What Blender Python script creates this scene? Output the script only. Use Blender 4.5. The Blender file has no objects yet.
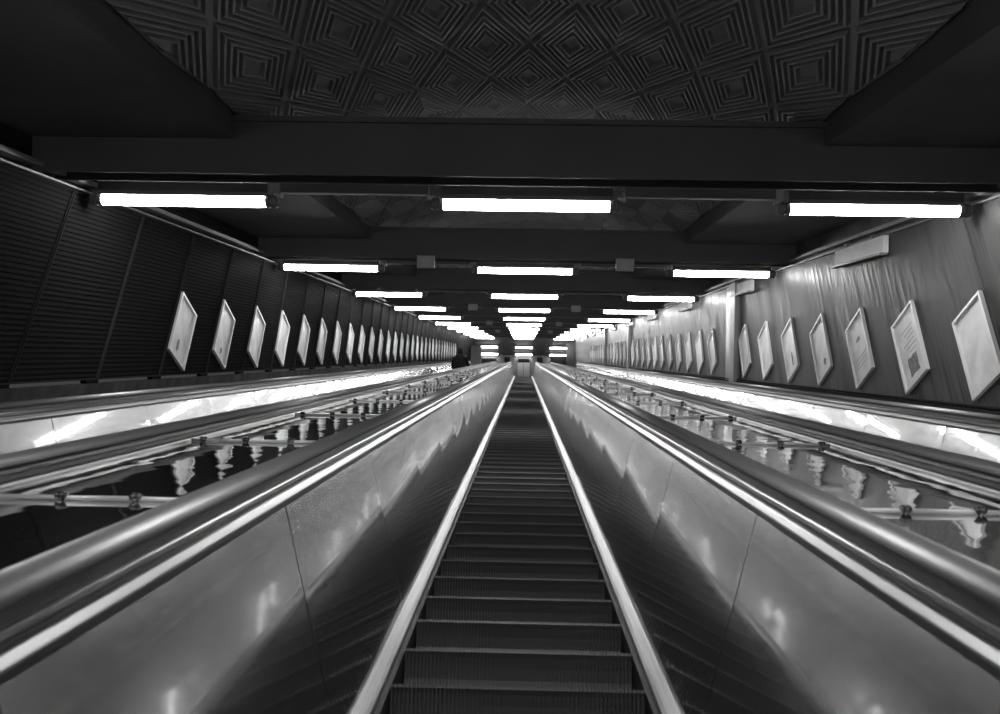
import bpy, math, random
from mathutils import Vector, Matrix
random.seed(7)
SC = bpy.context.scene
COL = SC.collection
TH = math.radians(30.0)
CT, ST = math.cos(TH), math.sin(TH)
Z0 = 1.5                                   # world height of the slope frame's origin
ORD = ['', 'first', 'second', 'third', 'fourth', 'fifth', 'sixth', 'seventh', 'eighth', 'ninth', 'tenth', 'eleventh',
       'twelfth', 'thirteenth', 'fourteenth', 'fifteenth', 'sixteenth', 'seventeenth', 'eighteenth', 'nineteenth']
TENS = {20: ('twentieth', 'twenty'), 30: ('thirtieth', 'thirty'), 40: ('fortieth', 'forty')}
def ordinal(i):
    if i < 20: return ORD[i]
    t = i // 10 * 10
    return TENS[t][0] if i == t else TENS[t][1] + '-' + ORD[i - t]

def W(x, s, n):
    """slope frame (across, up the incline, normal to it) -> world"""
    return Vector((x, s * CT - n * ST, Z0 + s * ST + n * CT))

# ------------------------------------------------------------------ materials
def mat(name, col, rough=0.5, metal=0.0, spec=0.5, coat=0.0, coat_rough=0.1, emit=0.0, aniso=0.0):
    m = bpy.data.materials.new(name); m.use_nodes = True
    b = m.node_tree.nodes['Principled BSDF']
    b.inputs['Base Color'].default_value = (col, col, col, 1)
    b.inputs['Roughness'].default_value = rough
    b.inputs['Metallic'].default_value = metal
    b.inputs['Specular IOR Level'].default_value = spec
    b.inputs['Coat Weight'].default_value = coat
    b.inputs['Coat Roughness'].default_value = coat_rough
    if aniso: b.inputs['Anisotropic'].default_value = aniso
    if emit:
        b.inputs['Emission Color'].default_value = (1, 1, 1, 1)
        b.inputs['Emission Strength'].default_value = emit
    return m

def nodes_of(m):
    nt = m.node_tree
    return nt, nt.nodes['Principled BSDF']

def noise_tint(m, lo, hi, scale=(1, 1, 1), nscale=4.0, detail=4.0, bump=0.0, bdist=0.01, rlo=None, rhi=None, space='Object'):
    nt, b = nodes_of(m)
    tc = nt.nodes.new('ShaderNodeTexCoord'); mp = nt.nodes.new('ShaderNodeMapping')
    mp.inputs['Scale'].default_value = scale
    if space == 'World':
        g = nt.nodes.new('ShaderNodeNewGeometry'); nt.links.new(g.outputs['Position'], mp.inputs['Vector'])
    else:
        nt.links.new(tc.outputs['Object'], mp.inputs['Vector'])
    no = nt.nodes.new('ShaderNodeTexNoise'); no.inputs['Scale'].default_value = nscale; no.inputs['Detail'].default_value = detail
    nt.links.new(mp.outputs['Vector'], no.inputs['Vector'])
    cr = nt.nodes.new('ShaderNodeValToRGB')
    cr.color_ramp.elements[0].position = 0.3; cr.color_ramp.elements[0].color = (lo, lo, lo, 1)
    cr.color_ramp.elements[1].position = 0.7; cr.color_ramp.elements[1].color = (hi, hi, hi, 1)
    nt.links.new(no.outputs['Fac'], cr.inputs['Fac']); nt.links.new(cr.outputs['Color'], b.inputs['Base Color'])
    if bump:
        bp = nt.nodes.new('ShaderNodeBump'); bp.inputs['Strength'].default_value = bump; bp.inputs['Distance'].default_value = bdist
        nt.links.new(no.outputs['Fac'], bp.inputs['Height']); nt.links.new(bp.outputs['Normal'], b.inputs['Normal'])
    if rlo is not None:
        mr = nt.nodes.new('ShaderNodeMapRange'); mr.inputs['To Min'].default_value = rlo; mr.inputs['To Max'].default_value = rhi
        mr.inputs['From Min'].default_value = 0.3; mr.inputs['From Max'].default_value = 0.7
        nt.links.new(no.outputs['Fac'], mr.inputs['Value']); nt.links.new(mr.outputs['Result'], b.inputs['Roughness'])
    return m

M = {}
M['tube'] = mat('fluorescent_tube', 0.9, 0.4, emit=39.0)
M['housing'] = mat('lamp_housing', 0.12, 0.45)
M['cap'] = mat('lamp_cap', 0.10, 0.35, coat=0.3)
M['beam'] = noise_tint(mat('ceiling_paint', 0.1, 0.6, spec=0.3), 0.05, 0.065, nscale=2)
M['soffit'] = noise_tint(mat('soffit_paint', 0.1, 0.7, spec=0.2), 0.06, 0.08, nscale=2)
M['relief'] = mat('relief_tile', 0.19, 0.5, spec=0.5)
M['conduit'] = mat('conduit', 0.24, 0.4)
M['plate'] = mat('ceiling_plate', 0.22, 0.5)
M['cornice'] = mat('cornice_metal', 0.22, 0.45, metal=0.4)
M['slat'] = mat('corrugated_metal', 0.018, 0.5, metal=0.0, spec=0.05)
M['seam'] = mat('seam_strip', 0.035, 0.6, spec=0.1)
for q in ('slat', 'seam'): M[q].node_tree.nodes['Principled BSDF'].inputs['IOR'].default_value = 1.06
# wood veneer: grain runs vertically in the world
m = mat('wood_veneer', 0.1, 0.30, spec=0.3)
nt, b = nodes_of(m)
g = nt.nodes.new('ShaderNodeNewGeometry'); mp = nt.nodes.new('ShaderNodeMapping')
mp.inputs['Scale'].default_value = (1, 1, 0.045); nt.links.new(g.outputs['Position'], mp.inputs['Vector'])
n1 = nt.nodes.new('ShaderNodeTexNoise'); n1.inputs['Scale'].default_value = 26; n1.inputs['Detail'].default_value = 6
n2 = nt.nodes.new('ShaderNodeTexNoise'); n2.inputs['Scale'].default_value = 3.0; n2.inputs['Detail'].default_value = 3
nt.links.new(mp.outputs['Vector'], n1.inputs['Vector']); nt.links.new(mp.outputs['Vector'], n2.inputs['Vector'])
mx = nt.nodes.new('ShaderNodeMath'); mx.operation = 'ADD'
ml = nt.nodes.new('ShaderNodeMath'); ml.operation = 'MULTIPLY'; ml.inputs[1].default_value = 0.9
nt.links.new(n2.outputs['Fac'], ml.inputs[0]); nt.links.new(n1.outputs['Fac'], mx.inputs[0]); nt.links.new(ml.outputs[0], mx.inputs[1])
cr = nt.nodes.new('ShaderNodeValToRGB')
cr.color_ramp.elements[0].position = 0.72; cr.color_ramp.elements[0].color = (0.008, 0.008, 0.008, 1)
cr.color_ramp.elements[1].position = 1.2; cr.color_ramp.elements[1].color = (0.075, 0.075, 0.075, 1)
nt.links.new(mx.outputs[0], cr.inputs['Fac']); nt.links.new(cr.outputs['Color'], b.inputs['Base Color'])
bp = nt.nodes.new('ShaderNodeBump'); bp.inputs['Strength'].default_value = 0.06; bp.inputs['Distance'].default_value = 0.003
nt.links.new(n1.outputs['Fac'], bp.inputs['Height'])
b2 = nt.nodes.new('ShaderNodeBump'); b2.inputs['Strength'].default_value = 0.6; b2.inputs['Distance'].default_value = 0.007
nt.links.new(n2.outputs['Fac'], b2.inputs['Height']); nt.links.new(bp.outputs['Normal'], b2.inputs['Normal']); nt.links.new(b2.outputs['Normal'], b.inputs['Normal'])
mr = nt.nodes.new('ShaderNodeMapRange'); mr.inputs['From Min'].default_value = 0.35; mr.inputs['From Max'].default_value = 0.65
mr.inputs['To Min'].default_value = 0.34; mr.inputs['To Max'].default_value = 0.60
nt.links.new(n1.outputs['Fac'], mr.inputs['Value']); nt.links.new(mr.outputs['Result'], b.inputs['Roughness'])
b.inputs['IOR'].default_value = 1.30
M['wood'] = m
M['steel'] = noise_tint(mat('brushed_steel', 0.6, 0.2, metal=1.0), 0.55, 0.63, scale=(1, 1, 1), nscale=1.5, detail=2, rlo=0.03, rhi=0.05)
def second_lobe(m, rough, fac, col):
    nt, b = nodes_of(m); g = nt.nodes.new('ShaderNodeBsdfAnisotropic'); g.inputs['Roughness'].default_value = rough
    g.inputs['Color'].default_value = (col, col, col, 1)
    x = nt.nodes.new('ShaderNodeMixShader'); x.inputs['Fac'].default_value = fac
    nt.links.new(b.outputs[0], x.inputs[1]); nt.links.new(g.outputs[0], x.inputs[2])
    nt.links.new(x.outputs[0], nt.nodes['Material Output'].inputs['Surface'])
second_lobe(M['steel'], 0.21, 0.56, 0.58)
M['trim'] = mat('polished_trim', 0.42, 0.28, metal=1.0)
M['trim_dark'] = mat('groove', 0.03, 0.5)
M['rubber'] = mat('handrail_rubber', 0.36, 0.40, spec=1.0, metal=0.6)
M['ledge'] = noise_tint(mat('ledge_metal', 0.6, 0.3, metal=1.0), 0.18, 0.34, scale=(60, 0.6, 60), nscale=2)
# mirror-polished deck, slightly wavy
m = mat('mirror_deck', 0.78, 0.035, metal=1.0)
nt, b = nodes_of(m)
g = nt.nodes.new('ShaderNodeNewGeometry')
no = nt.nodes.new('ShaderNodeTexNoise'); no.inputs['Scale'].default_value = 5.5; no.inputs['Detail'].default_value = 0.5
bp = nt.nodes.new('ShaderNodeBump'); bp.inputs['Strength'].default_value = 0.5; bp.inputs['Distance'].default_value = 0.004
nt.links.new(g.outputs['Position'], no.inputs['Vector']); nt.links.new(no.outputs['Fac'], bp.inputs['Height']); nt.links.new(bp.outputs['Normal'], b.inputs['Normal'])
M['deck'] = m
M['step'] = mat('step_metal', 0.14, 0.38, metal=0.4, spec=0.4)
M['plinth'] = noise_tint(mat('plinth_stone', 0.1, 0.8, spec=0.15), 0.008, 0.05, scale=(1, 1, 0.4), nscale=6, detail=6, space='World')
M['frame'] = mat('poster_frame', 0.75, 0.35, metal=0.2)
M['sheet'] = noise_tint(mat('poster_sheet', 0.6, 0.35, coat=0.1), 0.62, 0.85, nscale=5, detail=2)
M['ink'] = noise_tint(mat('poster_ink', 0.1, 0.5), 0.05, 0.2, nscale=40, detail=3)
M['ink_light'] = mat('poster_light_ink', 0.42, 0.5)
M['sconce'] = noise_tint(mat('sconce_white', 0.8, 0.5), 0.7, 0.82, nscale=9)
M['pilaster'] = noise_tint(mat('pilaster_metal', 0.4, 0.35, metal=0.6), 0.14, 0.22, nscale=2)
M['tile'] = mat('landing_tile', 0.06, 0.5)
M['door'] = mat('door_panel', 0.12, 0.4)
M['dark'] = mat('dark_void', 0.006, 0.9, spec=0.05)
M['pale_tile'] = mat('pale_tile', 0.22, 0.5)
M['coat'] = mat('coat_cloth', 0.012, 0.95, spec=0.1)
M['hair'] = mat('hair', 0.01, 0.8, spec=0.1)
M['skin'] = mat('skin', 0.25, 0.6)
M['chrome'] = mat('rod_chrome', 0.8, 0.35, metal=0.5)
M['ball'] = mat('ball_rubber', 0.12, 0.18, metal=0.8)

# ------------------------------------------------------------------ mesh helpers
class MB:
    def __init__(self): self.v, self.f, self.sm = [], [], []
    def add(self, verts, faces, smooth=False):
        k = len(self.v); self.v += [tuple(v) for v in verts]
        self.f += [tuple(i + k for i in f) for f in faces]; self.sm += [smooth] * len(faces)
        return self
    def box(self, x0, x1, y0, y1, z0, z1):
        vs = [(x, y, z) for z in (z0, z1) for y in (y0, y1) for x in (x0, x1)]
        return self.add(vs, [(0, 2, 3, 1), (4, 5, 7, 6), (0, 1, 5, 4), (2, 6, 7, 3), (0, 4, 6, 2), (1, 3, 7, 5)])
    def lathe(self, prof, axis='x', c=(0, 0, 0), seg=20, smooth=True):
        """prof: (along, radius) pairs"""
        vs, fs = [], []
        for a, r in prof:
            for i in range(seg):
                t = 2 * math.pi * i / seg; u, w = r * math.cos(t), r * math.sin(t)
                p = {'x': (a, u, w), 'y': (u, a, w), 'z': (u, w, a)}[axis]
                vs.append((p[0] + c[0], p[1] + c[1], p[2] + c[2]))
        for j in range(len(prof) - 1):
            for i in range(seg):
                i2 = (i + 1) % seg
                fs.append((j * seg + i, j * seg + i2, (j + 1) * seg + i2, (j + 1) * seg + i))
        fs.append(tuple(range(seg))[::-1]); fs.append(tuple((len(prof) - 1) * seg + i for i in range(seg)))
        return self.add(vs, fs, smooth)
    def sphere(self, c, r, seg=16):
        prof = [(-r * math.cos(math.pi * i / 10), max(r * math.sin(math.pi * i / 10), r * 0.01)) for i in range(11)]
        return self.lathe(prof, 'x', c, seg)
    def mesh(self, name, material):
        me = bpy.data.meshes.new(name); me.from_pydata(self.v, [], self.f); me.update()
        me.polygons.foreach_set('use_smooth', self.sm)
        me.materials.append(material)
        return me
    def obj(self, name, material, parent=None, fix=True):
        me = self.mesh(name, material)
        if fix:
            import bmesh
            bm = bmesh.new(); bm.from_mesh(me); bmesh.ops.recalc_face_normals(bm, faces=bm.faces); bm.to_mesh(me); bm.free()
        o = bpy.data.objects.new(name, me); COL.objects.link(o)
        if parent: o.parent = parent
        return o

def tag(o, label=None, cat=None, group=None, kind=None):
    if label: o['label'] = label
    if cat: o['category'] = cat
    if group: o['group'] = group
    if kind: o['kind'] = kind
    return o
def slope(o, x=0, s=0, n=0):
    o.location = W(x, s, n); o.rotation_euler = (TH, 0, 0); return o
def empty(name, x=0, s=0, n=0, tilt=True):
    o = bpy.data.objects.new(name, None); COL.objects.link(o); o.empty_display_size = 0.1
    o.location = W(x, s, n)
    if tilt: o.rotation_euler = (TH, 0, 0)
    return o
def kids(o): return [c for c in bpy.data.objects if c.parent == o]
def copy_tree(o, parent=None):
    c = o.copy(); COL.objects.link(c); c.parent = parent
    for ch in list(o.children): copy_tree(ch, c)
    return c
def sweep(mb, prof, path, smooth=False, closed=True, sub=None):
    """prof: list of (x, n); path: list of (s, n, angle) stations in the slope frame"""
    k = len(prof); vs, fs = [], []
    for (s, n, a) in path:
        for (px, pn) in prof:
            vs.append((px, s - pn * math.sin(a), n + pn * math.cos(a)))
    m = k if closed else k - 1
    for j in range(len(path) - 1):
        for i in range(m):
            i2 = (i + 1) % k
            fs.append((j * k + i, j * k + i2, (j + 1) * k + i2, (j + 1) * k + i))
    if closed:
        fs.append(tuple(range(k))[::-1]); fs.append(tuple((len(path) - 1) * k + i for i in range(k)))
    mb.add(vs, fs, smooth)
    return mb

CREST = 56.5
S_LO = -5.0
# the escalator's line: straight up the slope, then bending over to level at the crest
def line_path(s0=S_LO, step=None, tail=3.0):
    p = [(s0, 0, 0)]
    if step:
        s = s0 + step
        while s < CREST - 0.5: p.append((s, 0, 0)); s += step
    p.append((CREST, 0, 0))
    s, n = CREST, 0.0
    for a in (5, 10, 15, 20, 25, 30):
        ar = -math.radians(a); s += 0.25 * math.cos(ar); n += 0.25 * math.sin(ar); p.append((s, n, ar))
    ar = -TH; p.append((s + tail * math.cos(ar), n + tail * math.sin(ar), ar))
    return p

# ------------------------------------------------------------------ escalators
N_STEP = -1.30
PITCH = 0.43
NOSE0 = 3.92                    # one nosing stands this far up the slope
def step_mesh():
    """grooved riser and tread, in level coordinates; origin at the nosing"""
    mb = MB()
    hw = 0.50
    rise = PITCH * ST; going = PITCH * CT
    prof = [(-0.0, 0.0), (0.0, -0.012), (0.012, -0.03), (0.03, -0.07), (0.045, -0.12), (0.052, -rise - 0.02)]
    nb = 62; w = 2 * hw / nb
    for i in range(nb):
        x0 = -hw + i * w; x1 = x0 + w * 0.55
        # a rib: front, two flanks and the tread cleat
        vs, fs = [], []
        for (y, z) in prof:
            vs += [(x0, y, z), (x1, y, z), (x1, y + 0.014, z), (x1 + w * 0.45, y + 0.014, z)]
        for j in range(len(prof) - 1):
            for q in range(3):
                fs.append((j * 4 + q, (j + 1) * 4 + q, (j + 1) * 4 + q + 1, j * 4 + q + 1))
        k = len(vs)
        vs += [(x0, going + 0.06, 0), (x1, going + 0.06, 0), (x1, going + 0.06, -0.012), (x1 + w * 0.45, going + 0.06, -0.012), (x1, 0.0, -0.012), (x1 + w * .45, 0.014, -0.012)]
        fs += [(0, 1, k + 1, k), (4 + 1, k + 4, k + 2, k + 1), (k + 4, k + 5, k + 3, k + 2)]
        mb.add(vs, fs)
    return mb.mesh('step', M['step'])

def balustrade_parts(root, cx, side, seg_phase, detail=True):
    """one side of an escalator. side = -1 left, +1 right. Everything in the slope frame relative to the root."""
    sg = side
    def P(l): return [(sg * x, n) for x, n in l]
    path = line_path(); fine = line_path(step=1.0)
    # inner ledge
    mb = MB(); sweep(mb, P([(0.527, -1.335), (0.53, -1.302), (0.543, -1.290), (0.583, -1.272), (0.592, -1.273), (0.592, -1.335)]), path)
    mb.obj('skirt_ledge', M['ledge'], root)
    mb = MB(); sweep(mb, P([(0.508, -1.62), (0.508, -1.33), (0.53, -1.33), (0.53, -1.62)]), path); mb.obj('skirt_panel', M['trim_dark'], root)
    # leaning steel panels, each very slightly bowed
    s = seg_phase
    L = 1.60
    while s + L > S_LO + L: s -= L
    f0, f1 = (0.588, -1.276), (0.772, -0.507)
    while s < CREST + 0.4:
        e = min(s + L, CREST + 0.6)
        mb = MB(); nu, nv = 8, 3
        bow = random.uniform(0.0015, 0.0045); tw = random.uniform(-0.0016, 0.0016); t2 = random.uniform(-0.002, 0.002)
        vs, fs = [], []
        for i in range(nu + 1):
            u = i / nu
            for j in range(nv + 1):
                v = j / nv
                off = bow * (1 - (2 * u - 1) ** 2) + tw * (2 * u - 1) * (v - 0.5) + t2 * (v - .5) * (2 * u - 1) ** 2
                off -= 0.0022 * (1 - abs(2 * v - 1)) * 0.5
                x = f0[0] + (f1[0] - f0[0]) * v - off; n = f0[1] + (f1[1] - f0[1]) * v
                ss = s + 0.004 + (e - s - 0.008) * u
                dn = 0.0
                if ss > CREST: dn = -(ss - CREST) ** 2 * 0.3
                vs.append((sg * x, ss, n + dn))
        for i in range(nu):
            for j in range(nv):
                a = i * (nv + 1) + j
                fs.append((a, a + 1, a + nv + 2, a + nv + 1) if sg < 0 else (a, a + nv + 1, a + nv + 2, a + 1))
        mb.add(vs, fs, True)
        mb.obj('balustrade_panel', M['steel'], root, fix=False)
        s += L
    # backing behind the joints
    mb = MB(); sweep(mb, P([(0.598, -1.29), (0.783, -0.507), (0.80, -0.507), (0.62, -1.29)]), path); mb.obj('panel_backing', M['trim_dark'], root)
    # stepped metal rail below the handrail, inside face then outside face
    body = [(0.780, -0.507), (0.790, -0.470), (0.797, -0.440), (0.806, -0.400), (0.852, -0.400), (0.862, -0.440), (0.868, -0.462), (0.868, -0.490)]
    mb = MB(); sweep(mb, P(body), path); mb.obj('handrail_base', M['trim_dark'], root)
    def strip(pts, name='trim_strip'):
        mb = MB(); sweep(mb, P(pts), path); return mb.obj(name, M['trim'], root)
    strip([(0.799, -0.4525), (0.790, -0.4525), (0.7865, -0.449), (0.7865, -0.438), (0.790, -0.4345), (0.80, -0.4345)])
    strip([(0.792, -0.490), (0.772, -0.490), (0.7690, -0.486), (0.7700, -0.482), (0.7780, -0.466), (0.782, -0.4635), (0.795, -0.4635)])
    strip([(0.855, -0.412), (0.870, -0.412), (0.8745, -0.416), (0.875, -0.424), (0.8715, -0.430), (0.856, -0.430)])
    strip([(0.860, -0.4505), (0.890, -0.4505), (0.896, -0.454), (0.8985, -0.460), (0.8985, -0.4675), (0.860, -0.4675)])
    # handrail: a C-shaped moulding
    hr = [(0.797, -0.408), (0.786, -0.403), (0.781, -0.392), (0.785, -0.380), (0.797, -0.372), (0.815, -0.3685), (0.830, -0.368), (0.845, -0.3685),
          (0.862, -0.372), (0.873, -0.380), (0.877, -0.392), (0.872, -0.403), (0.862, -0.408)]
    mb = MB(); sweep(mb, P(hr), path, smooth=True); h = mb.obj('handrail', M['rubber'], root)
    h['label'] = 'smooth dark handrail'

STEP = step_mesh()
def escalator(cx, label, main):
    root = empty('escalator', cx, 0, 0)
    tag(root, label, 'escalator', 'parallel escalators climbing between the walls')
    balustrade_parts(root, cx, -1, 2.90 if main else 3.1)
    balustrade_parts(root, cx, 1, 2.93 if main else 2.35)
    k_lo = int((S_LO - NOSE0) / PITCH); k_hi = int((CREST - NOSE0) / PITCH)
    if main:
        near = 0
        for k in range(-5, 95):
            o = bpy.data.objects.new('step', STEP); COL.objects.link(o); o.parent = root
            o.location = (0, NOSE0 + PITCH * k, N_STEP); o.rotation_euler = (-TH, 0, 0)
        rest = list(range(k_lo, -5)) + list(range(95, k_hi + 1))
    else:
        rest = list(range(k_lo, k_hi + 1))
    # the remaining, barely visible steps as one run
    mb = MB()
    for k in rest:
        s = NOSE0 + PITCH * k; p = Vector((0, s, N_STEP)); up = Vector((0, ST, CT)); fw = Vector((0, CT, -ST))
        a = [p + Vector((x, 0, 0)) for x in (-.5, .5)]
        q = lambda v, y, z: tuple(v + fw * y + up * z)
        vs = [q(a[0], 0, 0), q(a[1], 0, 0), q(a[1], .03, -.07), q(a[0], .03, -.07), q(a[0], .05, -.24), q(a[1], .05, -.24), q(a[0], .43, 0), q(a[1], .43, 0)]
        mb.add(vs, [(0, 1, 2, 3), (3, 2, 5, 4), (0, 6, 7, 1)])
    r = mb.obj('steps_run', M['step'], root, fix=False); r['kind'] = 'stuff'
    mb = MB(); mb.box(-0.62, 0.62, S_LO, CREST, -1.80, -1.66); mb.obj('truss_tray', M['trim_dark'], root)
    return root
escalator(0, 'middle escalator climbing straight ahead, its dark grooved steps in full view', True)
escalator(-2.6, 'left escalator beside the corrugated dark wall with a person riding on it', False)
escalator(2.6, 'right escalator beside the wood-panelled wall, its steps hidden behind the balustrade', False)

# ------------------------------------------------------------------ decks between the escalators and the barrier rods across them
def deck(x0, x1, n, label, name='escalator_deck'):
    root = empty(name, (x0 + x1) / 2, 0, n)
    tag(root, label, 'deck', 'mirror polished decks beside the escalators')
    w = abs(x1 - x0) / 2; s = S_LO; L = 3.2
    while s < CREST:
        e = min(s + L, CREST + 0.3)
        mb = MB(); mb.box(-w, w, s + 0.002, e - 0.002, -0.03, 0.0); mb.obj('deck_panel', M['deck'], root)
        s += L
    path = line_path(s0=CREST + 0.0, tail=2.5)
    mb = MB(); sweep(mb, [(-w, -0.03), (-w, 0), (w, 0), (w, -0.03)], path[0:], False); mb.obj('deck_end', M['steel'], root)
    return root
DN = -0.468
deck(-1.70, -0.90, DN, 'mirror-polished deck between the middle and left escalators, reflecting white posters')
deck(0.90, 1.70, DN, 'mirror-polished deck between the middle and right escalators, reflecting the wood wall')
deck(-3.78, -3.50, -0.455, 'narrow metal deck along the foot of the corrugated left wall')
deck(3.50, 3.78, -0.455, 'narrow metal deck along the foot of the wood-panelled right wall')

def rod(side):
    x0, x1 = 0.91, 1.69
    cx = side * 1.30
    r = empty('barrier_rod', cx, 0, DN)
    mb = MB(); mb.lathe([(-0.39, 0.008), (0.39, 0.008)], 'x', (0, 0, 0.0085), 12); mb.obj('rod', M['chrome'], r)
    for d in (-0.33, -0.11, 0.12, 0.345):
        mb = MB(); x = d
        prof = [(x - 0.019, 0.007), (x - 0.016, 0.0105), (x - 0.010, 0.013), (x - 0.004, 0.0138), (x - 0.003, 0.011), (x + 0.003, 0.011), (x + 0.004, 0.0138), (x + 0.010, 0.013), (x + 0.016, 0.0105), (x + 0.019, 0.007)]
        mb.lathe(prof, 'x', (0, 0, 0.014), 18); bo = mb.obj('ball', M['ball'], r); bo['label'] = 'dark round knob on the rod'
    return r
for side, first, second, pitch, nm in ((-1, 2.70, 4.52, 2.05, 'left'), (1, 2.78, 4.92, 2.15, 'right')):
    proto = rod(side); i = 0; s = first
    while s < CREST - 1:
        o = proto if i == 0 else copy_tree(proto)
        o.location = W(side * 1.30, s, DN)
        tag(o, '%s bright rod with dark knobs across the %s mirror deck, counted up from the viewer' % (ordinal(i + 1), nm), 'barrier', 'barrier rods across the %s deck' % nm)
        s = second + pitch * i; i += 1

# ------------------------------------------------------------------ walls
XW = 3.80
WTOP = 1.62
S_HI = 68.0
# left: corrugated dark metal, ribs running up the slope
mb = MB(); prof = []
n = -0.27; P_ = 0.042
while n < WTOP:
    prof += [(-XW - 0.010, n), (-XW - 0.010, n + P_ * 0.4), (-XW, n + P_ * 0.5), (-XW, n + P_ * 0.9)]; n += P_
prof += [(-XW - 0.012, n), (-XW - 0.2, n), (-XW - 0.2, -0.27)]
sweep(mb, prof, [(S_LO - 1, 0, 0), (52.0, 0, 0)])
wl = slope(mb.obj('wall_left', M['slat'])); wl['kind'] = 'structure'
mb = MB(); mb.box(-XW - 0.2, -XW, 52.0, S_HI, -4, WTOP); o = slope(mb.obj('wall_left_landing', M['slat'])); o['kind'] = 'structure'
LP0, LPP = 9.78, 1.36
def vertical_bar(mb, X, s_at0, n0, n1, w, d, sgn):
    """a strip lying on the wall, truly vertical in the world: s grows with n by tan(30)"""
    t = math.tan(TH); hw = w / 2 / CT
    vs = []
    for n in (n0, n1):
        for e in (-hw, hw):
            for x in (X, X + sgn * d): vs.append((x, s_at0 + n * t + e, n))
    mb.add(vs, [(0, 1, 3, 2), (4, 6, 7, 5), (0, 4, 5, 1), (2, 3, 7, 6), (0, 2, 6, 4), (1, 5, 7, 3)])
for k in range(-5, 31):
    sc = LP0 + LPP * k
    if sc > 51: break
    s0 = sc - 0.205 * math.tan(TH) - 0.243 / CT - 0.02
    mb = MB()
    for e in (-0.016, 0.016): vertical_bar(mb, -XW, s0 + e, -0.27, 1.38, 0.008, 0.012, 1)
    mb.obj('seam_strip', M['seam'], wl)
# plinth below the left wall with brackets
mb = MB(); mb.box(-XW, -3.70, S_LO, 60, -0.46, -0.305); o = slope(mb.obj('baseboard_left', M['plinth'])); o['kind'] = 'structure'
mb = MB(); mb.box(-XW, -XW + 0.045, S_LO, 60, -0.275, -0.262); o = slope(mb.obj('trim_1', M['seam'])); o['kind'] = 'structure'
k = -5
bl = o
for k in range(-5, 30):
    s = LP0 + LPP * k - 0.75
    mb = MB(); mb.box(-XW, -XW + 0.05, s - 0.11, s + 0.11, -0.305, -0.275); mb.obj('trim_bracket', M['dark'], bl)
# right: wood veneer
mb = MB(); mb.box(XW, XW + 0.2, S_LO - 1, S_HI, -0.6, WTOP); wr = slope(mb.obj('wall_right', M['wood'])); wr['kind'] = 'structure'
for k in range(0, 9):
    mb = MB(); vertical_bar(mb, XW, 3.2 + 7.8 * k * 0.5, -0.44, 1.37, 0.008, 0.002, -1); mb.obj('joint', M['trim_dark'], wr)
mb = MB(); mb.box(3.745, XW, S_LO, 60, -0.455, -0.375); mb.box(3.76, XW, S_LO, 60, -0.36, -0.345); o = slope(mb.obj('baseboard_right', M['seam'])); o['kind'] = 'structure'
# pilasters on the right wall
RP0, RPP = 8.81, 1.302
for q, (k, w) in enumerate(((6, 0.92), (18, 0.95), (25, 0.9))):
    sc = XW * 890 / ((208.5, 105.3, 82.0)[q])
    root = empty('pilaster', XW, sc, 0)
    root['kind'] = 'structure'
    mb = MB(); mb.box(-0.035, 0, -w / 2, w / 2, -0.44, 1.37); mb.obj('pilaster_panel', M['pilaster'], root)
    mb = MB(); mb.box(-0.10, -0.035, -w / 2, -w / 2 + 0.34, -0.44, 1.37); mb.obj('pilaster_channel', M['cornice'], root)
# cornice strips
for q, sg in enumerate((-1, 1)):
    mb = MB(); mb.box(min(sg * XW, sg * (XW - 0.10)), max(sg * XW, sg * (XW - 0.10)), S_LO, S_HI - 2, 1.385, 1.425)
    mb.box(min(sg * XW, sg * (XW - 0.05)), max(sg * XW, sg * (XW - 0.05)), S_LO, S_HI - 2, 1.33, 1.345)
    o = slope(mb.obj('trim_%d' % (q + 2), M['cornice'])); o['kind'] = 'structure'

# ------------------------------------------------------------------ ceiling
# shallow vault carrying concentric relief tiles, side soffits
VR = 4.1; VC = 2.5 - VR; A_END = math.asin(2.25 / VR)
def vp(t, s, h=0.0):
    a = t / VR; r = VR - h
    return (r * math.sin(a), s, VC + r * math.cos(a))
root = empty('ceiling', 0, 0, 0); root['kind'] = 'structure'
mb = MB(); T = A_END * VR; nn = 24
vs = []; fs = []
for s in (S_LO - 1, S_HI + 2):
    for i in range(nn + 1): vs.append(vp(-T + 2 * T * i / nn, s, -0.012))
for i in range(nn): fs.append((i, i + 1, nn + 2 + i, nn + 1 + i))
mb.add(vs, fs, True); mb.obj('ceiling_vault', M['soffit'], root, fix=False)
spring = vp(T, 0)[2]
mb = MB()
for sg in (-1, 1):
    xs = sorted((sg * 2.24, sg * (XW + 0.2)))
    mb.box(xs[0], xs[1], S_LO - 1, S_HI + 2, WTOP, spring + 0.12)
mb.obj('ceiling_soffit', M['soffit'], root)
mb = MB()
ea, es = 0.336, 0.84
rings = [1.0, 0.93]
hs = [0.0, 0.0]
r = 0.90
while r > 0.2:
    rings += [r, r - 0.05, r - 0.075, r - 0.125]; hs += [0.042, 0.042, 0.0, 0.0]; r -= 0.15
quad = [(-1, -1), (1, -1), (1, 1), (-1, 1)]
for i in range(-60, 62):
    for j in range(-60, 62):
        ct = (i - j) * ea; cs = (i + j) * es + 6.2
        if abs(ct) > T + 0.30 or cs < 3.0 or cs > 30: continue
        vs, fs = [], []
        for rr, hh in zip(rings, hs):
            for (a, b) in quad:
                a2, b2 = a * rr / 2, b * rr / 2
                vs.append(vp(max(-T, min(T, ct + (a2 - b2) * ea)), cs + (a2 + b2) * es, hh))
        for q in range(len(rings) - 1):
            for c in range(4):
                c2 = (c + 1) % 4
                fs.append((q * 4 + c, q * 4 + c2, (q + 1) * 4 + c2, (q + 1) * 4 + c))
        e = (len(rings) - 1) * 4; fs.append((e, e + 1, e + 2, e + 3))
        mb.add(vs, fs)
mb.obj('ceiling_relief', M['relief'], root, fix=False)

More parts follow.
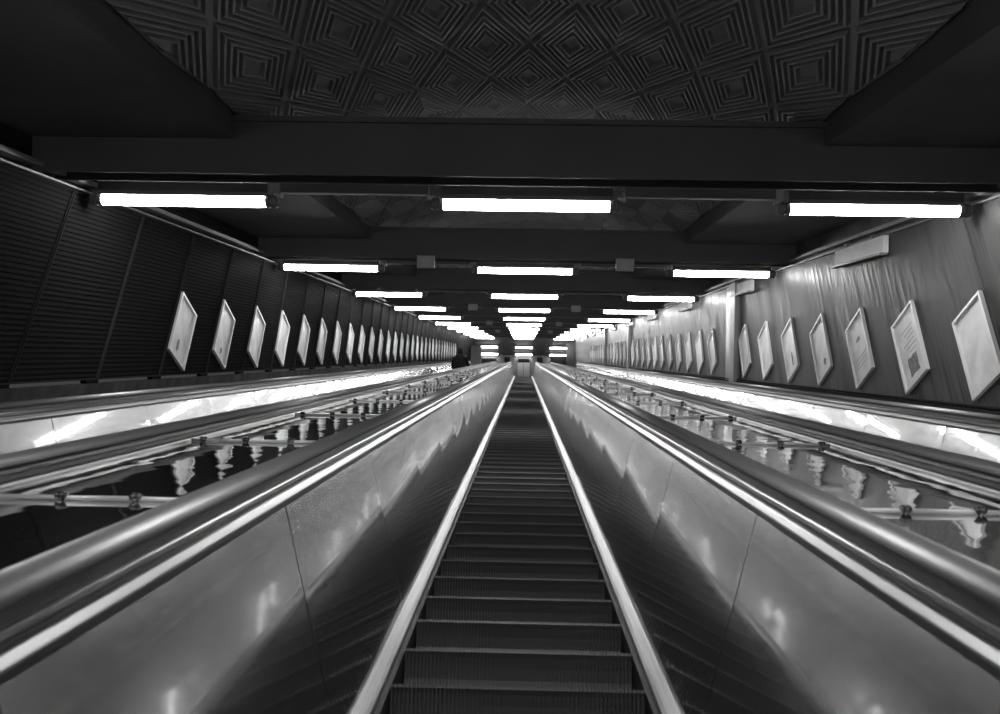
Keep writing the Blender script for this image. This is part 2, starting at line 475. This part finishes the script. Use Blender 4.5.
LK0, LKP = 7.58, 5.82
for k in range(-1, 12):
    f = 6.76 + LKP * k
    b_ = f + 0.34
    mb = MB(); mb.box(-XW, XW, f, b_, 1.42, 1.79); mb.box(-XW, XW, f, f + 0.008, 1.352, 1.42); mb.box(-XW, XW, b_ - 0.008, b_, 1.350, 1.42)  # rear lip added to keep tube light off the beam's underside
    mb.box(-XW, XW, f - 0.04, f, 1.75, 1.79)
    o = slope(mb.obj('ceiling_beam', M['beam'])); o['kind'] = 'structure'

# ------------------------------------------------------------------ ceiling lights
LL = 1.41
def lamp(L=LL, r=0.053, arm=True):
    root = empty('ceiling_light')
    h = L / 2
    mb = MB(); mb.lathe([(-h, r * 0.97), (-h + 0.01, r), (h - 0.01, r), (h, r * 0.97)], 'x', (0, 0, 0), 20)
    mb.obj('tube', M['tube'], root)
    mb = MB()      # reflector channel above
    prof = [(0.070, 0.032), (0.073, 0.030), (0.060, 0.066), (0.040, 0.068), (0.040, 0.17), (-0.040, 0.17), (-0.040, 0.068), (-0.060, 0.066), (-0.073, 0.030), (-0.070, 0.032), (-0.054, 0.060), (0.054, 0.060)]
    nn_ = len(prof)
    vs = [(x, p[0], p[1]) for x in (-h - 0.02, h + 0.02) for p in prof]
    fs = [(i, (i + 1) % nn_, nn_ + (i + 1) % nn_, nn_ + i) for i in range(nn_)]
    mb.add(vs, fs); mb.box(-h - 0.025, -h - 0.018, -0.06, 0.06, 0.03, 0.17); mb.box(h + 0.018, h + 0.025, -0.06, 0.06, 0.03, 0.17)
    mb.obj('housing', M['housing'], root)
    if arm:
        for e in (-0.5, 0.5): mb = MB(); mb.box(e - 0.015, e + 0.015, -0.475, -0.04, 0.13, 0.15); mb.obj('bracket', M['cap'], root)
    for e in (-1, 1):
        mb = MB(); x = e * h
        mb.lathe([(x, r * 1.02), (x + e * 0.03, r * 1.1), (x + e * 0.035, r * 0.9), (x + e * 0.05, r * 0.9), (x + e * 0.055, r * 1.12), (x + e * 0.09, r * 1.08), (x + e * 0.105, r * 0.75)], 'x', (0, 0, 0), 16, False)
        mb.box(min(x + e * .05, x + e * .08), max(x + e * .05, x + e * .08), -0.03, 0.03, 0.02, 0.066)
        mb.obj('end_cap', M['cap'], root)
    return root
proto = lamp()
first = True
rows = [('left', -2.93), ('middle', 0.0), ('right', 2.93)]
def near(k): return 'nearest' if k == 0 else ordinal(k + 1)
for nm, x in rows:
    for k in range(-1, 12):
        o = proto if first else copy_tree(proto); first = False
        o.location = W(x * (1 if k else 1.0), LK0 + LKP * k, 1.284)
        if k < 0: lab = 'fluorescent ceiling light just above and behind the viewer, %s line' % nm
        else: lab = '%s lit fluorescent tube in the %s line of ceiling lights' % (near(k), nm)
        tag(o, lab, 'ceiling light', 'fluorescent tubes in three lines along the ceiling')
proto2 = lamp(1.24, 0.048, False)
first = True
for q, (s, n, lw) in enumerate(((68.0, 0.63, 'upper'), (68.95, 0.085, 'lower'))):
    for nm, x in (('left', -2.64), ('middle', 0.0), ('right', 2.64)):
        o = proto2 if first else copy_tree(proto2); first = False
        o.location = W(x, s, n); o.rotation_euler = (0, 0, 0)
        tag(o, '%s %s tube of the six small lights at the distant top landing' % (lw, nm), 'ceiling light', 'fluorescent lights over the top landing')

# conduit runs between the lamps
ci = 0
def conduit(w):
    mb = MB()
    mb.box(-w, w, -0.03, 0.03, 0.005, 0.095)
    mb.box(-w - 0.01, w + 0.01, -0.042, 0.036, -0.003, 0.005); mb.box(-w - 0.01, w + 0.01, -0.042, 0.036, 0.095, 0.103)
    for e in (-1, 1):
        mb.box(e * w - 0.006, e * w + 0.006, -0.045, 0.036, -0.04, 0.11)
        mb.box(min(e * w, e * (w + .06)), max(e * w, e * (w + .06)), -0.035, -0.027, -0.04, -0.01)
    return mb.mesh('conduit', M['conduit'])
cm = conduit(0.63)
for k in range(0, 11):
    for x, nm in ((-1.465, 'left'), (1.465, 'right')):
        o = bpy.data.objects.new('conduit', cm); COL.objects.link(o); slope(o, x, LK0 + LKP * k, 1.355)
        tag(o, '%s dark cable trunking bridging the %s and middle ceiling lights' % (near(k), nm), 'conduit', 'conduits between the ceiling lights')
# small square ceiling plates
def plate():
    r = empty('junction_box')
    mb = MB(); mb.box(-0.125, 0.125, 0, 0.07, -0.085, 0.085); mb.obj('box', M['plate'], r)
    mb = MB(); mb.box(-0.06, 0.06, -0.012, 0, -0.05, 0.05); mb.box(-0.03, 0.03, -0.016, -0.012, -0.02, 0.02); mb.obj('cover', M['conduit'], r)
    return r
proto = plate(); first = True
for q, s in enumerate((12.5, 24.1, 35.8, 47.4)):
    for nm, x in (('left', -1.40), ('right', 1.40)):
        o = proto if first else copy_tree(proto); first = False
        o.location = W(x, s, 1.30)
        tag(o, '%s square grey box under the ceiling, %s of the middle lights' % (near(q), nm), 'electrical box', 'square boxes under the ceiling')

# wall lamps high on the right wall
def sconce():
    r = empty('wall_lamp')
    L = 0.72
    mb = MB(); mb.add([(x, y, z) for y in (-L, L) for x, z in ((0.0, -0.09), (0.0, 0.09), (-0.055, 0.09), (-0.065, -0.07), (-0.065, -0.09))],
                      [(0, 1, 2, 3, 4), (9, 8, 7, 6, 5)] + [(i, 5 + i, 5 + (i + 1) % 5, (i + 1) % 5) for i in range(5)])
    mb.obj('shade', M['sconce'], r)
    mb = MB(); mb.box(-0.10, -0.02, -L - 0.02, L + 0.02, -0.115, -0.092); mb.obj('lower_flange', M['plate'], r)
    for e in (-.55, .55): mb = MB(); mb.box(-0.05, 0, L * (e - .05), L * (e + .05), 0.08, 0.14); mb.obj('bracket', M['cap'], r)
    return r
proto = sconce(); first = True
for k in range(0, 9):
    o = proto if first else copy_tree(proto); first = False
    o.location = W(XW - 0.01, 10.1 + 5.42 * k, 1.235)
    tag(o, '%s white box lamp mounted high on the wood-panelled wall' % near(k), 'wall lamp', 'white box lamps along the right wall')

# ------------------------------------------------------------------ posters
def poster(side, w, h, fw=0.024):
    """upright framed poster; local x out of the wall is -side, y along, z up (world axes)"""
    r = empty('framed_poster', tilt=False)
    o_ = -side
    mb = MB()
    def bx(y0, y1, z0, z1, d0, d1):
        a, b = sorted((o_ * d0, o_ * d1)); mb.box(a, b, y0, y1, z0, z1)
    bx(-w / 2, w / 2, h / 2 - fw, h / 2, 0, 0.035); bx(-w / 2, w / 2, -h / 2, -h / 2 + fw, 0, 0.035)
    bx(-w / 2, -w / 2 + fw, -h / 2 + fw, h / 2 - fw, 0, 0.035); bx(w / 2 - fw, w / 2, -h / 2 + fw, h / 2 - fw, 0, 0.035)
    mb.obj('frame', M['frame'], r)
    mb = MB(); bx(-w / 2 + fw, w / 2 - fw, -h / 2 + fw, h / 2 - fw, 0, 0.012); mb.obj('sheet', M['sheet'], r)
    return r
def motif(r, side, rects, m, name='print'):
    mb = MB()
    for (y0, y1, z0, z1) in rects:
        a, b = sorted((-side * 0.0115, -side * 0.0135)); mb.box(a, b, y0, y1, z0, z1)
    o = mb.obj(name, m, r); return o
def blob(r, side, cy, cz, ry, rz, seed):
    rd = random.Random(seed); n_ = 14
    pts = [(cy + math.cos(t) * ry * rd.uniform(.7, 1.1), cz + math.sin(t) * rz * rd.uniform(.7, 1.1)) for t in [2 * math.pi * i / n_ for i in range(n_)]]
    mb = MB(); vs = [(-side * d, p[0], p[1]) for d in (0.0115, 0.0135) for p in pts]
    mb.add(vs, [tuple(range(n_)), tuple(range(n_, 2 * n_))] + [(i, (i + 1) % n_, n_ + (i + 1) % n_, n_ + i) for i in range(n_)])
    mb.obj('print', M['ink'], r)
proto = poster(-1, 0.487, 0.73); first = True
lefts = []
for k in range(30):
    s = LP0 + LPP * k
    if s > 49.8: break
    o = proto if first else copy_tree(proto); first = False
    o.location = W(-XW + 0.001, s, 0.205); lefts.append(o)
    extra = {0: ', dark smear low down', 1: ', faint grey smudge low down'}.get(k, '')
    tag(o, '%s framed poster from the near end of the left wall%s' % (ordinal(k + 1), extra), 'poster', 'framed posters along the left wall')
blob(lefts[0], -1, -0.02, -0.19, 0.035, 0.085, 3)
blob(lefts[1], -1, 0.03, -0.22, 0.03, 0.05, 5)
proto = poster(1, 0.515, 0.77); first = True
rights = {}
cnt = 0
for k in range(-2, 33):
    if k in (6, 18, 25): continue
    s = RP0 + RPP * k
    o = proto if first else copy_tree(proto); first = False
    o.location = W(XW - 0.001, s, 0.149); rights[k] = o; cnt += 1
    extra = {0: ', dark picture below', 1: ', lines of text', 2: ', small dark blot', 3: ', narrow dark mark'}.get(k, '')
    tag(o, '%s framed poster from the near end of the wood wall%s' % (ordinal(cnt), extra), 'poster', 'framed posters along the right wall')
lines = [(-0.15 + 0.02 * (i % 2), 0.12 - 0.05 * (i % 3), 0.20 - 0.05 * i, 0.213 - 0.05 * i) for i in range(6)]
motif(rights[0], 1, lines, M['ink_light'], 'text_lines')
rd = random.Random(4); sq = []
for (a, b_) in ((-1, -1), (1, -1), (1, 1), (-1, 1)):
    c_, d_ = {(-1, -1): (1, -1), (1, -1): (1, 1), (1, 1): (-1, 1), (-1, 1): (-1, -1)}[(a, b_)]
    for u in (0, .2, .4, .6, .8): sq.append(((a + (c_ - a) * u) * 0.105 + rd.uniform(-.008, .008) - 0.0, (b_ + (d_ - b_) * u) * 0.095 + rd.uniform(-.01, .01) - 0.185))
mb = MB(); k_ = len(sq); mb.add([(-d, p_[0], p_[1]) for d in (0.0115, 0.0135) for p_ in sq], [tuple(range(k_)), tuple(range(k_, 2 * k_))] + [(i, (i + 1) % k_, k_ + (i + 1) % k_, k_ + i) for i in range(k_)])
mb.obj('picture', M['ink'], rights[0])
motif(rights[1], 1, [(-0.15, 0.15, -0.10 - 0.05 * i, -0.088 - 0.05 * i) for i in range(3)], M['ink_light'], 'text_lines')
blob(rights[1], 1, 0.0, 0.12, 0.07, 0.03, 12)
blob(rights[2], 1, -0.05, -0.20, 0.045, 0.05, 9); blob(rights[3], 1, -0.02, -0.14, 0.03, 0.12, 10)

# ------------------------------------------------------------------ top landing
def level(name, m, boxes, s, n, kind='structure'):
    """boxes in world axes relative to slope point (0, s, n)"""
    mb = MB()
    for b in boxes: mb.box(*b)
    o = mb.obj(name, m); o.location = W(0, s, n)
    if kind: o['kind'] = kind
    return o
level('floor_landing', M['tile'], [(-4, 4, 0.8, 18, -0.15, 0.0)], CREST + 1.2, N_STEP - 0.35)
level('ceiling_landing', M['soffit'], [(-4, 4, -1.6, 1.55, 0.14, 0.30)], 68.0, 0.63)
BW = level('wall_back', M['tile'], [(-4, 4, 0, 0.2, -9, 0.3)], 69.3, 0.0)
pz = 70.0 / 890.0 / 9.09 / CT       # size of one unit of the study crop on that wall, upright
px_ = 70.0 / 890.0 / 9.09
def wallrect(name, m, x0, x1, y0, y1, depth=0.05, kind='structure', parent=None):
    X0, X1 = (x0 - 488) * px_, (x1 - 488) * px_
    Z1, Z0_ = (232 - y0) * pz, (232 - y1) * pz
    mb = MB(); mb.box(X0, X1, -depth, 0, Z0_, Z1); o = mb.obj(name, m, parent)
    if not parent: o.location = W(0, 69.3, 0)
    if kind and not parent: o['kind'] = kind
    return o
dr = bpy.data.objects.new('door_1', None); COL.objects.link(dr); dr.location = W(0, 69.3, 0); dr['kind'] = 'structure'
wallrect('door_frame', M['trim_dark'], 425, 555, 262, 560, 0.04, None, dr)
wallrect('door_leaf', M['door'], 435, 486, 296, 560, 0.08, None, dr); wallrect('door_leaf', M['door'], 492, 545, 296, 560, 0.08, None, dr)
sgn = wallrect('sign_board', M['dark'], 440, 540, 265, 292, 0.12, None); tag(sgn, 'dark sign board over the double door at the top landing', 'sign')
for q, (a, b) in enumerate(((318, 368), (610, 660))):
    w_ = empty('window_%d' % (q + 1), 0, 69.3, 0, False); w_['kind'] = 'structure'
    for i in range(2):
        for j in range(2):
            wallrect('window_pane', M['dark'], a + i * 26, a + i * 26 + 22, 247 + j * 24, 247 + j * 24 + 20, 0.05, None, w_)
wallrect('wall_back_opening_left', M['dark'], 112, 245, 262, 420, 0.06); wallrect('wall_back_opening_right', M['dark'], 728, 900, 235, 420, 0.06)
mb = MB(); mb.box(-3.9, -3.05, 0, 0.3, -2.4, 0.78); o = mb.obj('wall_pier_left', M['pale_tile']); o.location = W(0, 64.0, 0); o['kind'] = 'structure'
mb = MB(); mb.box(3.2, 3.9, 0, 0.3, -2.4, 1.25); o = mb.obj('wall_pier_right', M['tile']); o.location = W(0, 66.0, 0); o['kind'] = 'structure'
# lower end behind the viewer
mb = MB(); mb.box(-4, 4, -0.2, 0, -4, 4); o = mb.obj('wall_front', M['soffit']); o.location = W(0, S_LO - 0.6, 0); o['kind'] = 'structure'
mb = MB(); mb.box(-4, 4, S_LO - 1, CREST + 0.5, -1.95, -1.85); o = slope(mb.obj('floor', M['trim_dark'])); o['kind'] = 'structure'

# ------------------------------------------------------------------ the person on the left escalator
def skin_object(name, verts, edges, radii, material, parent, levels=2, root_i=0):
    me = bpy.data.meshes.new(name); me.from_pydata(verts, edges, []); me.update()
    o = bpy.data.objects.new(name, me); COL.objects.link(o)
    me.materials.append(material)
    md = o.modifiers.new('skin', 'SKIN'); md.use_smooth_shade = True
    sv = me.skin_vertices[0].data if me.skin_vertices else None
    if sv is None:
        bpy.context.view_layer.objects.active = o
        me.attributes  # ensures data
    for i, r in enumerate(radii):
        me.skin_vertices[0].data[i].radius = r if isinstance(r, tuple) else (r, r)
    me.skin_vertices[0].data[root_i].use_root = True
    s = o.modifiers.new('sub', 'SUBSURF'); s.levels = levels; s.render_levels = levels
    if parent: o.parent = parent
    return o
PS = 35.6
kk = round((PS - NOSE0) / PITCH)
pr = empty('person', -2.62, NOSE0 + PITCH * kk, N_STEP, False)
pr.location.y += 0.22
tag(pr, 'person in a dark hip-length coat standing on the left escalator, seen from behind', 'person')
V = [(0, 0, .98), (0, .01, 1.15), (0, 0, 1.32), (0, 0, 1.46), (0, 0.0, 1.56), (0, .01, 1.66), (0, .02, 1.76),      # 0-6 pelvis..crown
     (-.10, 0, .92), (-.12, .02, .50), (-.12, -.02, .09), (-.13, .13, .04),                                      # 7-10 left leg
     (.10, 0, .92), (.12, .02, .50), (.12, -.02, .09), (.13, .13, .04),                                          # 11-14
     (-.19, 0, 1.44), (-.27, -.02, 1.17), (-.26, .14, .98), (-.25, .20, .95),                                    # 15-18 left arm
     (.19, 0, 1.44), (.29, -.01, 1.18), (.34, .18, 1.06), (.35, .25, 1.04)]                                      # 19-22 right arm, hand near the rail
E = [(0, 1), (1, 2), (2, 3), (3, 4), (4, 5), (5, 6), (0, 7), (7, 8), (8, 9), (9, 10), (0, 11), (11, 12), (12, 13), (13, 14),
     (3, 15), (15, 16), (16, 17), (17, 18), (3, 19), (19, 20), (20, 21), (21, 22)]
R = [(.15, .12), (.14, .11), (.17, .12), (.12, .09), (.055, .055), (.078, .095), (.06, .075), (.09, .09), (.06, .06), (.045, .045), (.045, .035),
     (.09, .09), (.06, .06), (.045, .045), (.045, .035), (.06, .06), (.045, .045), (.033, .033), (.03, .02), (.06, .06), (.045, .045), (.033, .033), (.03, .02)]
skin_object('body', V, E, R, M['skin'], pr)
# coat: lathe-like elliptical shell with sleeves
mb = MB()
def ell(rings, seg=20):
    vs, fs = [], []
    for (cx, cy, z, rx, ry) in rings:
        for i in range(seg):
            t = 2 * math.pi * i / seg; vs.append((cx + rx * math.cos(t), cy + ry * math.sin(t), z))
    for j in range(len(rings) - 1):
        for i in range(seg):
            i2 = (i + 1) % seg; fs.append((j * seg + i, j * seg + i2, (j + 1) * seg + i2, (j + 1) * seg + i))
    fs.append(tuple(range(seg))[::-1]); fs.append(tuple((len(rings) - 1) * seg + i for i in range(seg)))
    mb.add(vs, fs, True)
ell([(0, 0, .72, .27, .20), (0, 0, .85, .265, .195), (0, 0, 1.05, .235, .17), (0, 0, 1.25, .245, .165), (0, 0, 1.40, .25, .15), (0, 0, 1.47, .20, .12), (0, 0, 1.52, .10, .09), (0, 0, 1.57, .075, .085)])
mb.obj('coat', M['coat'], pr)
for sg, pts in ((-1, V[15:18]), (1, V[19:22])):
    p = [pts[0], pts[1], pts[2]]
    skin_object('coat_sleeve', p, [(0, 1), (1, 2)], [.09, .075, .055], M['coat'], pr)
for sg in (-1, 1):
    p = [(sg * .10, 0, .90), (sg * .12, .02, .50), (sg * .12, -.01, .10)]
    skin_object('trouser_leg', p, [(0, 1), (1, 2)], [.105, .08, .07], M['coat'], pr)
    mb = MB(); mb.add([(sg * .12 + x, y, z) for (x, y, z) in [(-.05, -.09, 0), (.05, -.09, 0), (.055, .19, 0), (-.055, .19, 0), (-.045, -.09, .09), (.045, -.09, .09), (.045, .10, .08), (-.045, .10, .08), (.045, .19, .035), (-.045, .19, .035)]],
        [(0, 3, 2, 1), (4, 5, 6, 7), (7, 6, 8, 9), (0, 1, 5, 4), (1, 2, 8, 6, 5), (3, 0, 4, 7, 9), (2, 3, 9, 8)])
    mb.obj('shoe', M['coat'], pr)
# hair: cap over the skull
mb = MB()
ell([(0, -.01, 1.55, .075, .075), (0, -.02, 1.60, .098, .105), (0, -.015, 1.68, .104, .118), (0, -.005, 1.76, .095, .11), (0, 0, 1.82, .06, .07), (0, 0, 1.84, .02, .025)])
mb.obj('hair', M['hair'], pr)
pr.scale = (1.06, 1.06, 1.06)

# ------------------------------------------------------------------ camera, world, view
cam = bpy.data.cameras.new('camera'); co = bpy.data.objects.new('camera', cam); COL.objects.link(co)
cam.sensor_width = 36; cam.lens = 890 * 36 / 1000
cam.shift_x = -0.0045; cam.shift_y = 0.0025
cam.clip_start = 0.02; cam.clip_end = 300
yaw = math.atan(19.0 / 890); pit = math.atan(4.0 / 890); roll = math.radians(1.0)
# camera axes in the slope frame: looks along s, up = n
fwd = Vector((-math.sin(yaw), math.cos(yaw) * math.cos(pit), -math.sin(pit))).normalized()
up0 = Vector((0, 0, 1)); right = fwd.cross(up0).normalized(); up = right.cross(fwd).normalized()
r2 = right * math.cos(roll) + up * math.sin(roll); u2 = -right * math.sin(roll) + up * math.cos(roll)
S2W = Matrix(((1, 0, 0), (0, CT, -ST), (0, ST, CT)))
rw, uw, bw = S2W @ r2, S2W @ u2, S2W @ (-fwd)
rot = Matrix((rw, uw, bw)).transposed()
co.matrix_world = Matrix.Translation(W(0, 0, 0)) @ rot.to_4x4()
cam.dof.use_dof = True; cam.dof.focus_distance = 8.0; cam.dof.aperture_fstop = 4.0
SC.camera = co
w = bpy.data.worlds.new('world'); SC.world = w; w.use_nodes = True
w.node_tree.nodes['Background'].inputs['Color'].default_value = (0.5, 0.5, 0.5, 1); w.node_tree.nodes['Background'].inputs['Strength'].default_value = 0.1
vs_ = SC.view_settings
SC.display_settings.display_device = 'sRGB'
vs_.view_transform = 'Standard'; vs_.look = 'None'; vs_.exposure = 0.0; vs_.gamma = 1.0; vs_.use_curve_mapping = False
SC.cycles.use_denoising = True
SC.cycles.max_bounces = 10; SC.cycles.diffuse_bounces = 4; SC.cycles.glossy_bounces = 8
SC.cycles.sample_clamp_indirect = 8.0
SC.cycles.caustics_reflective = True
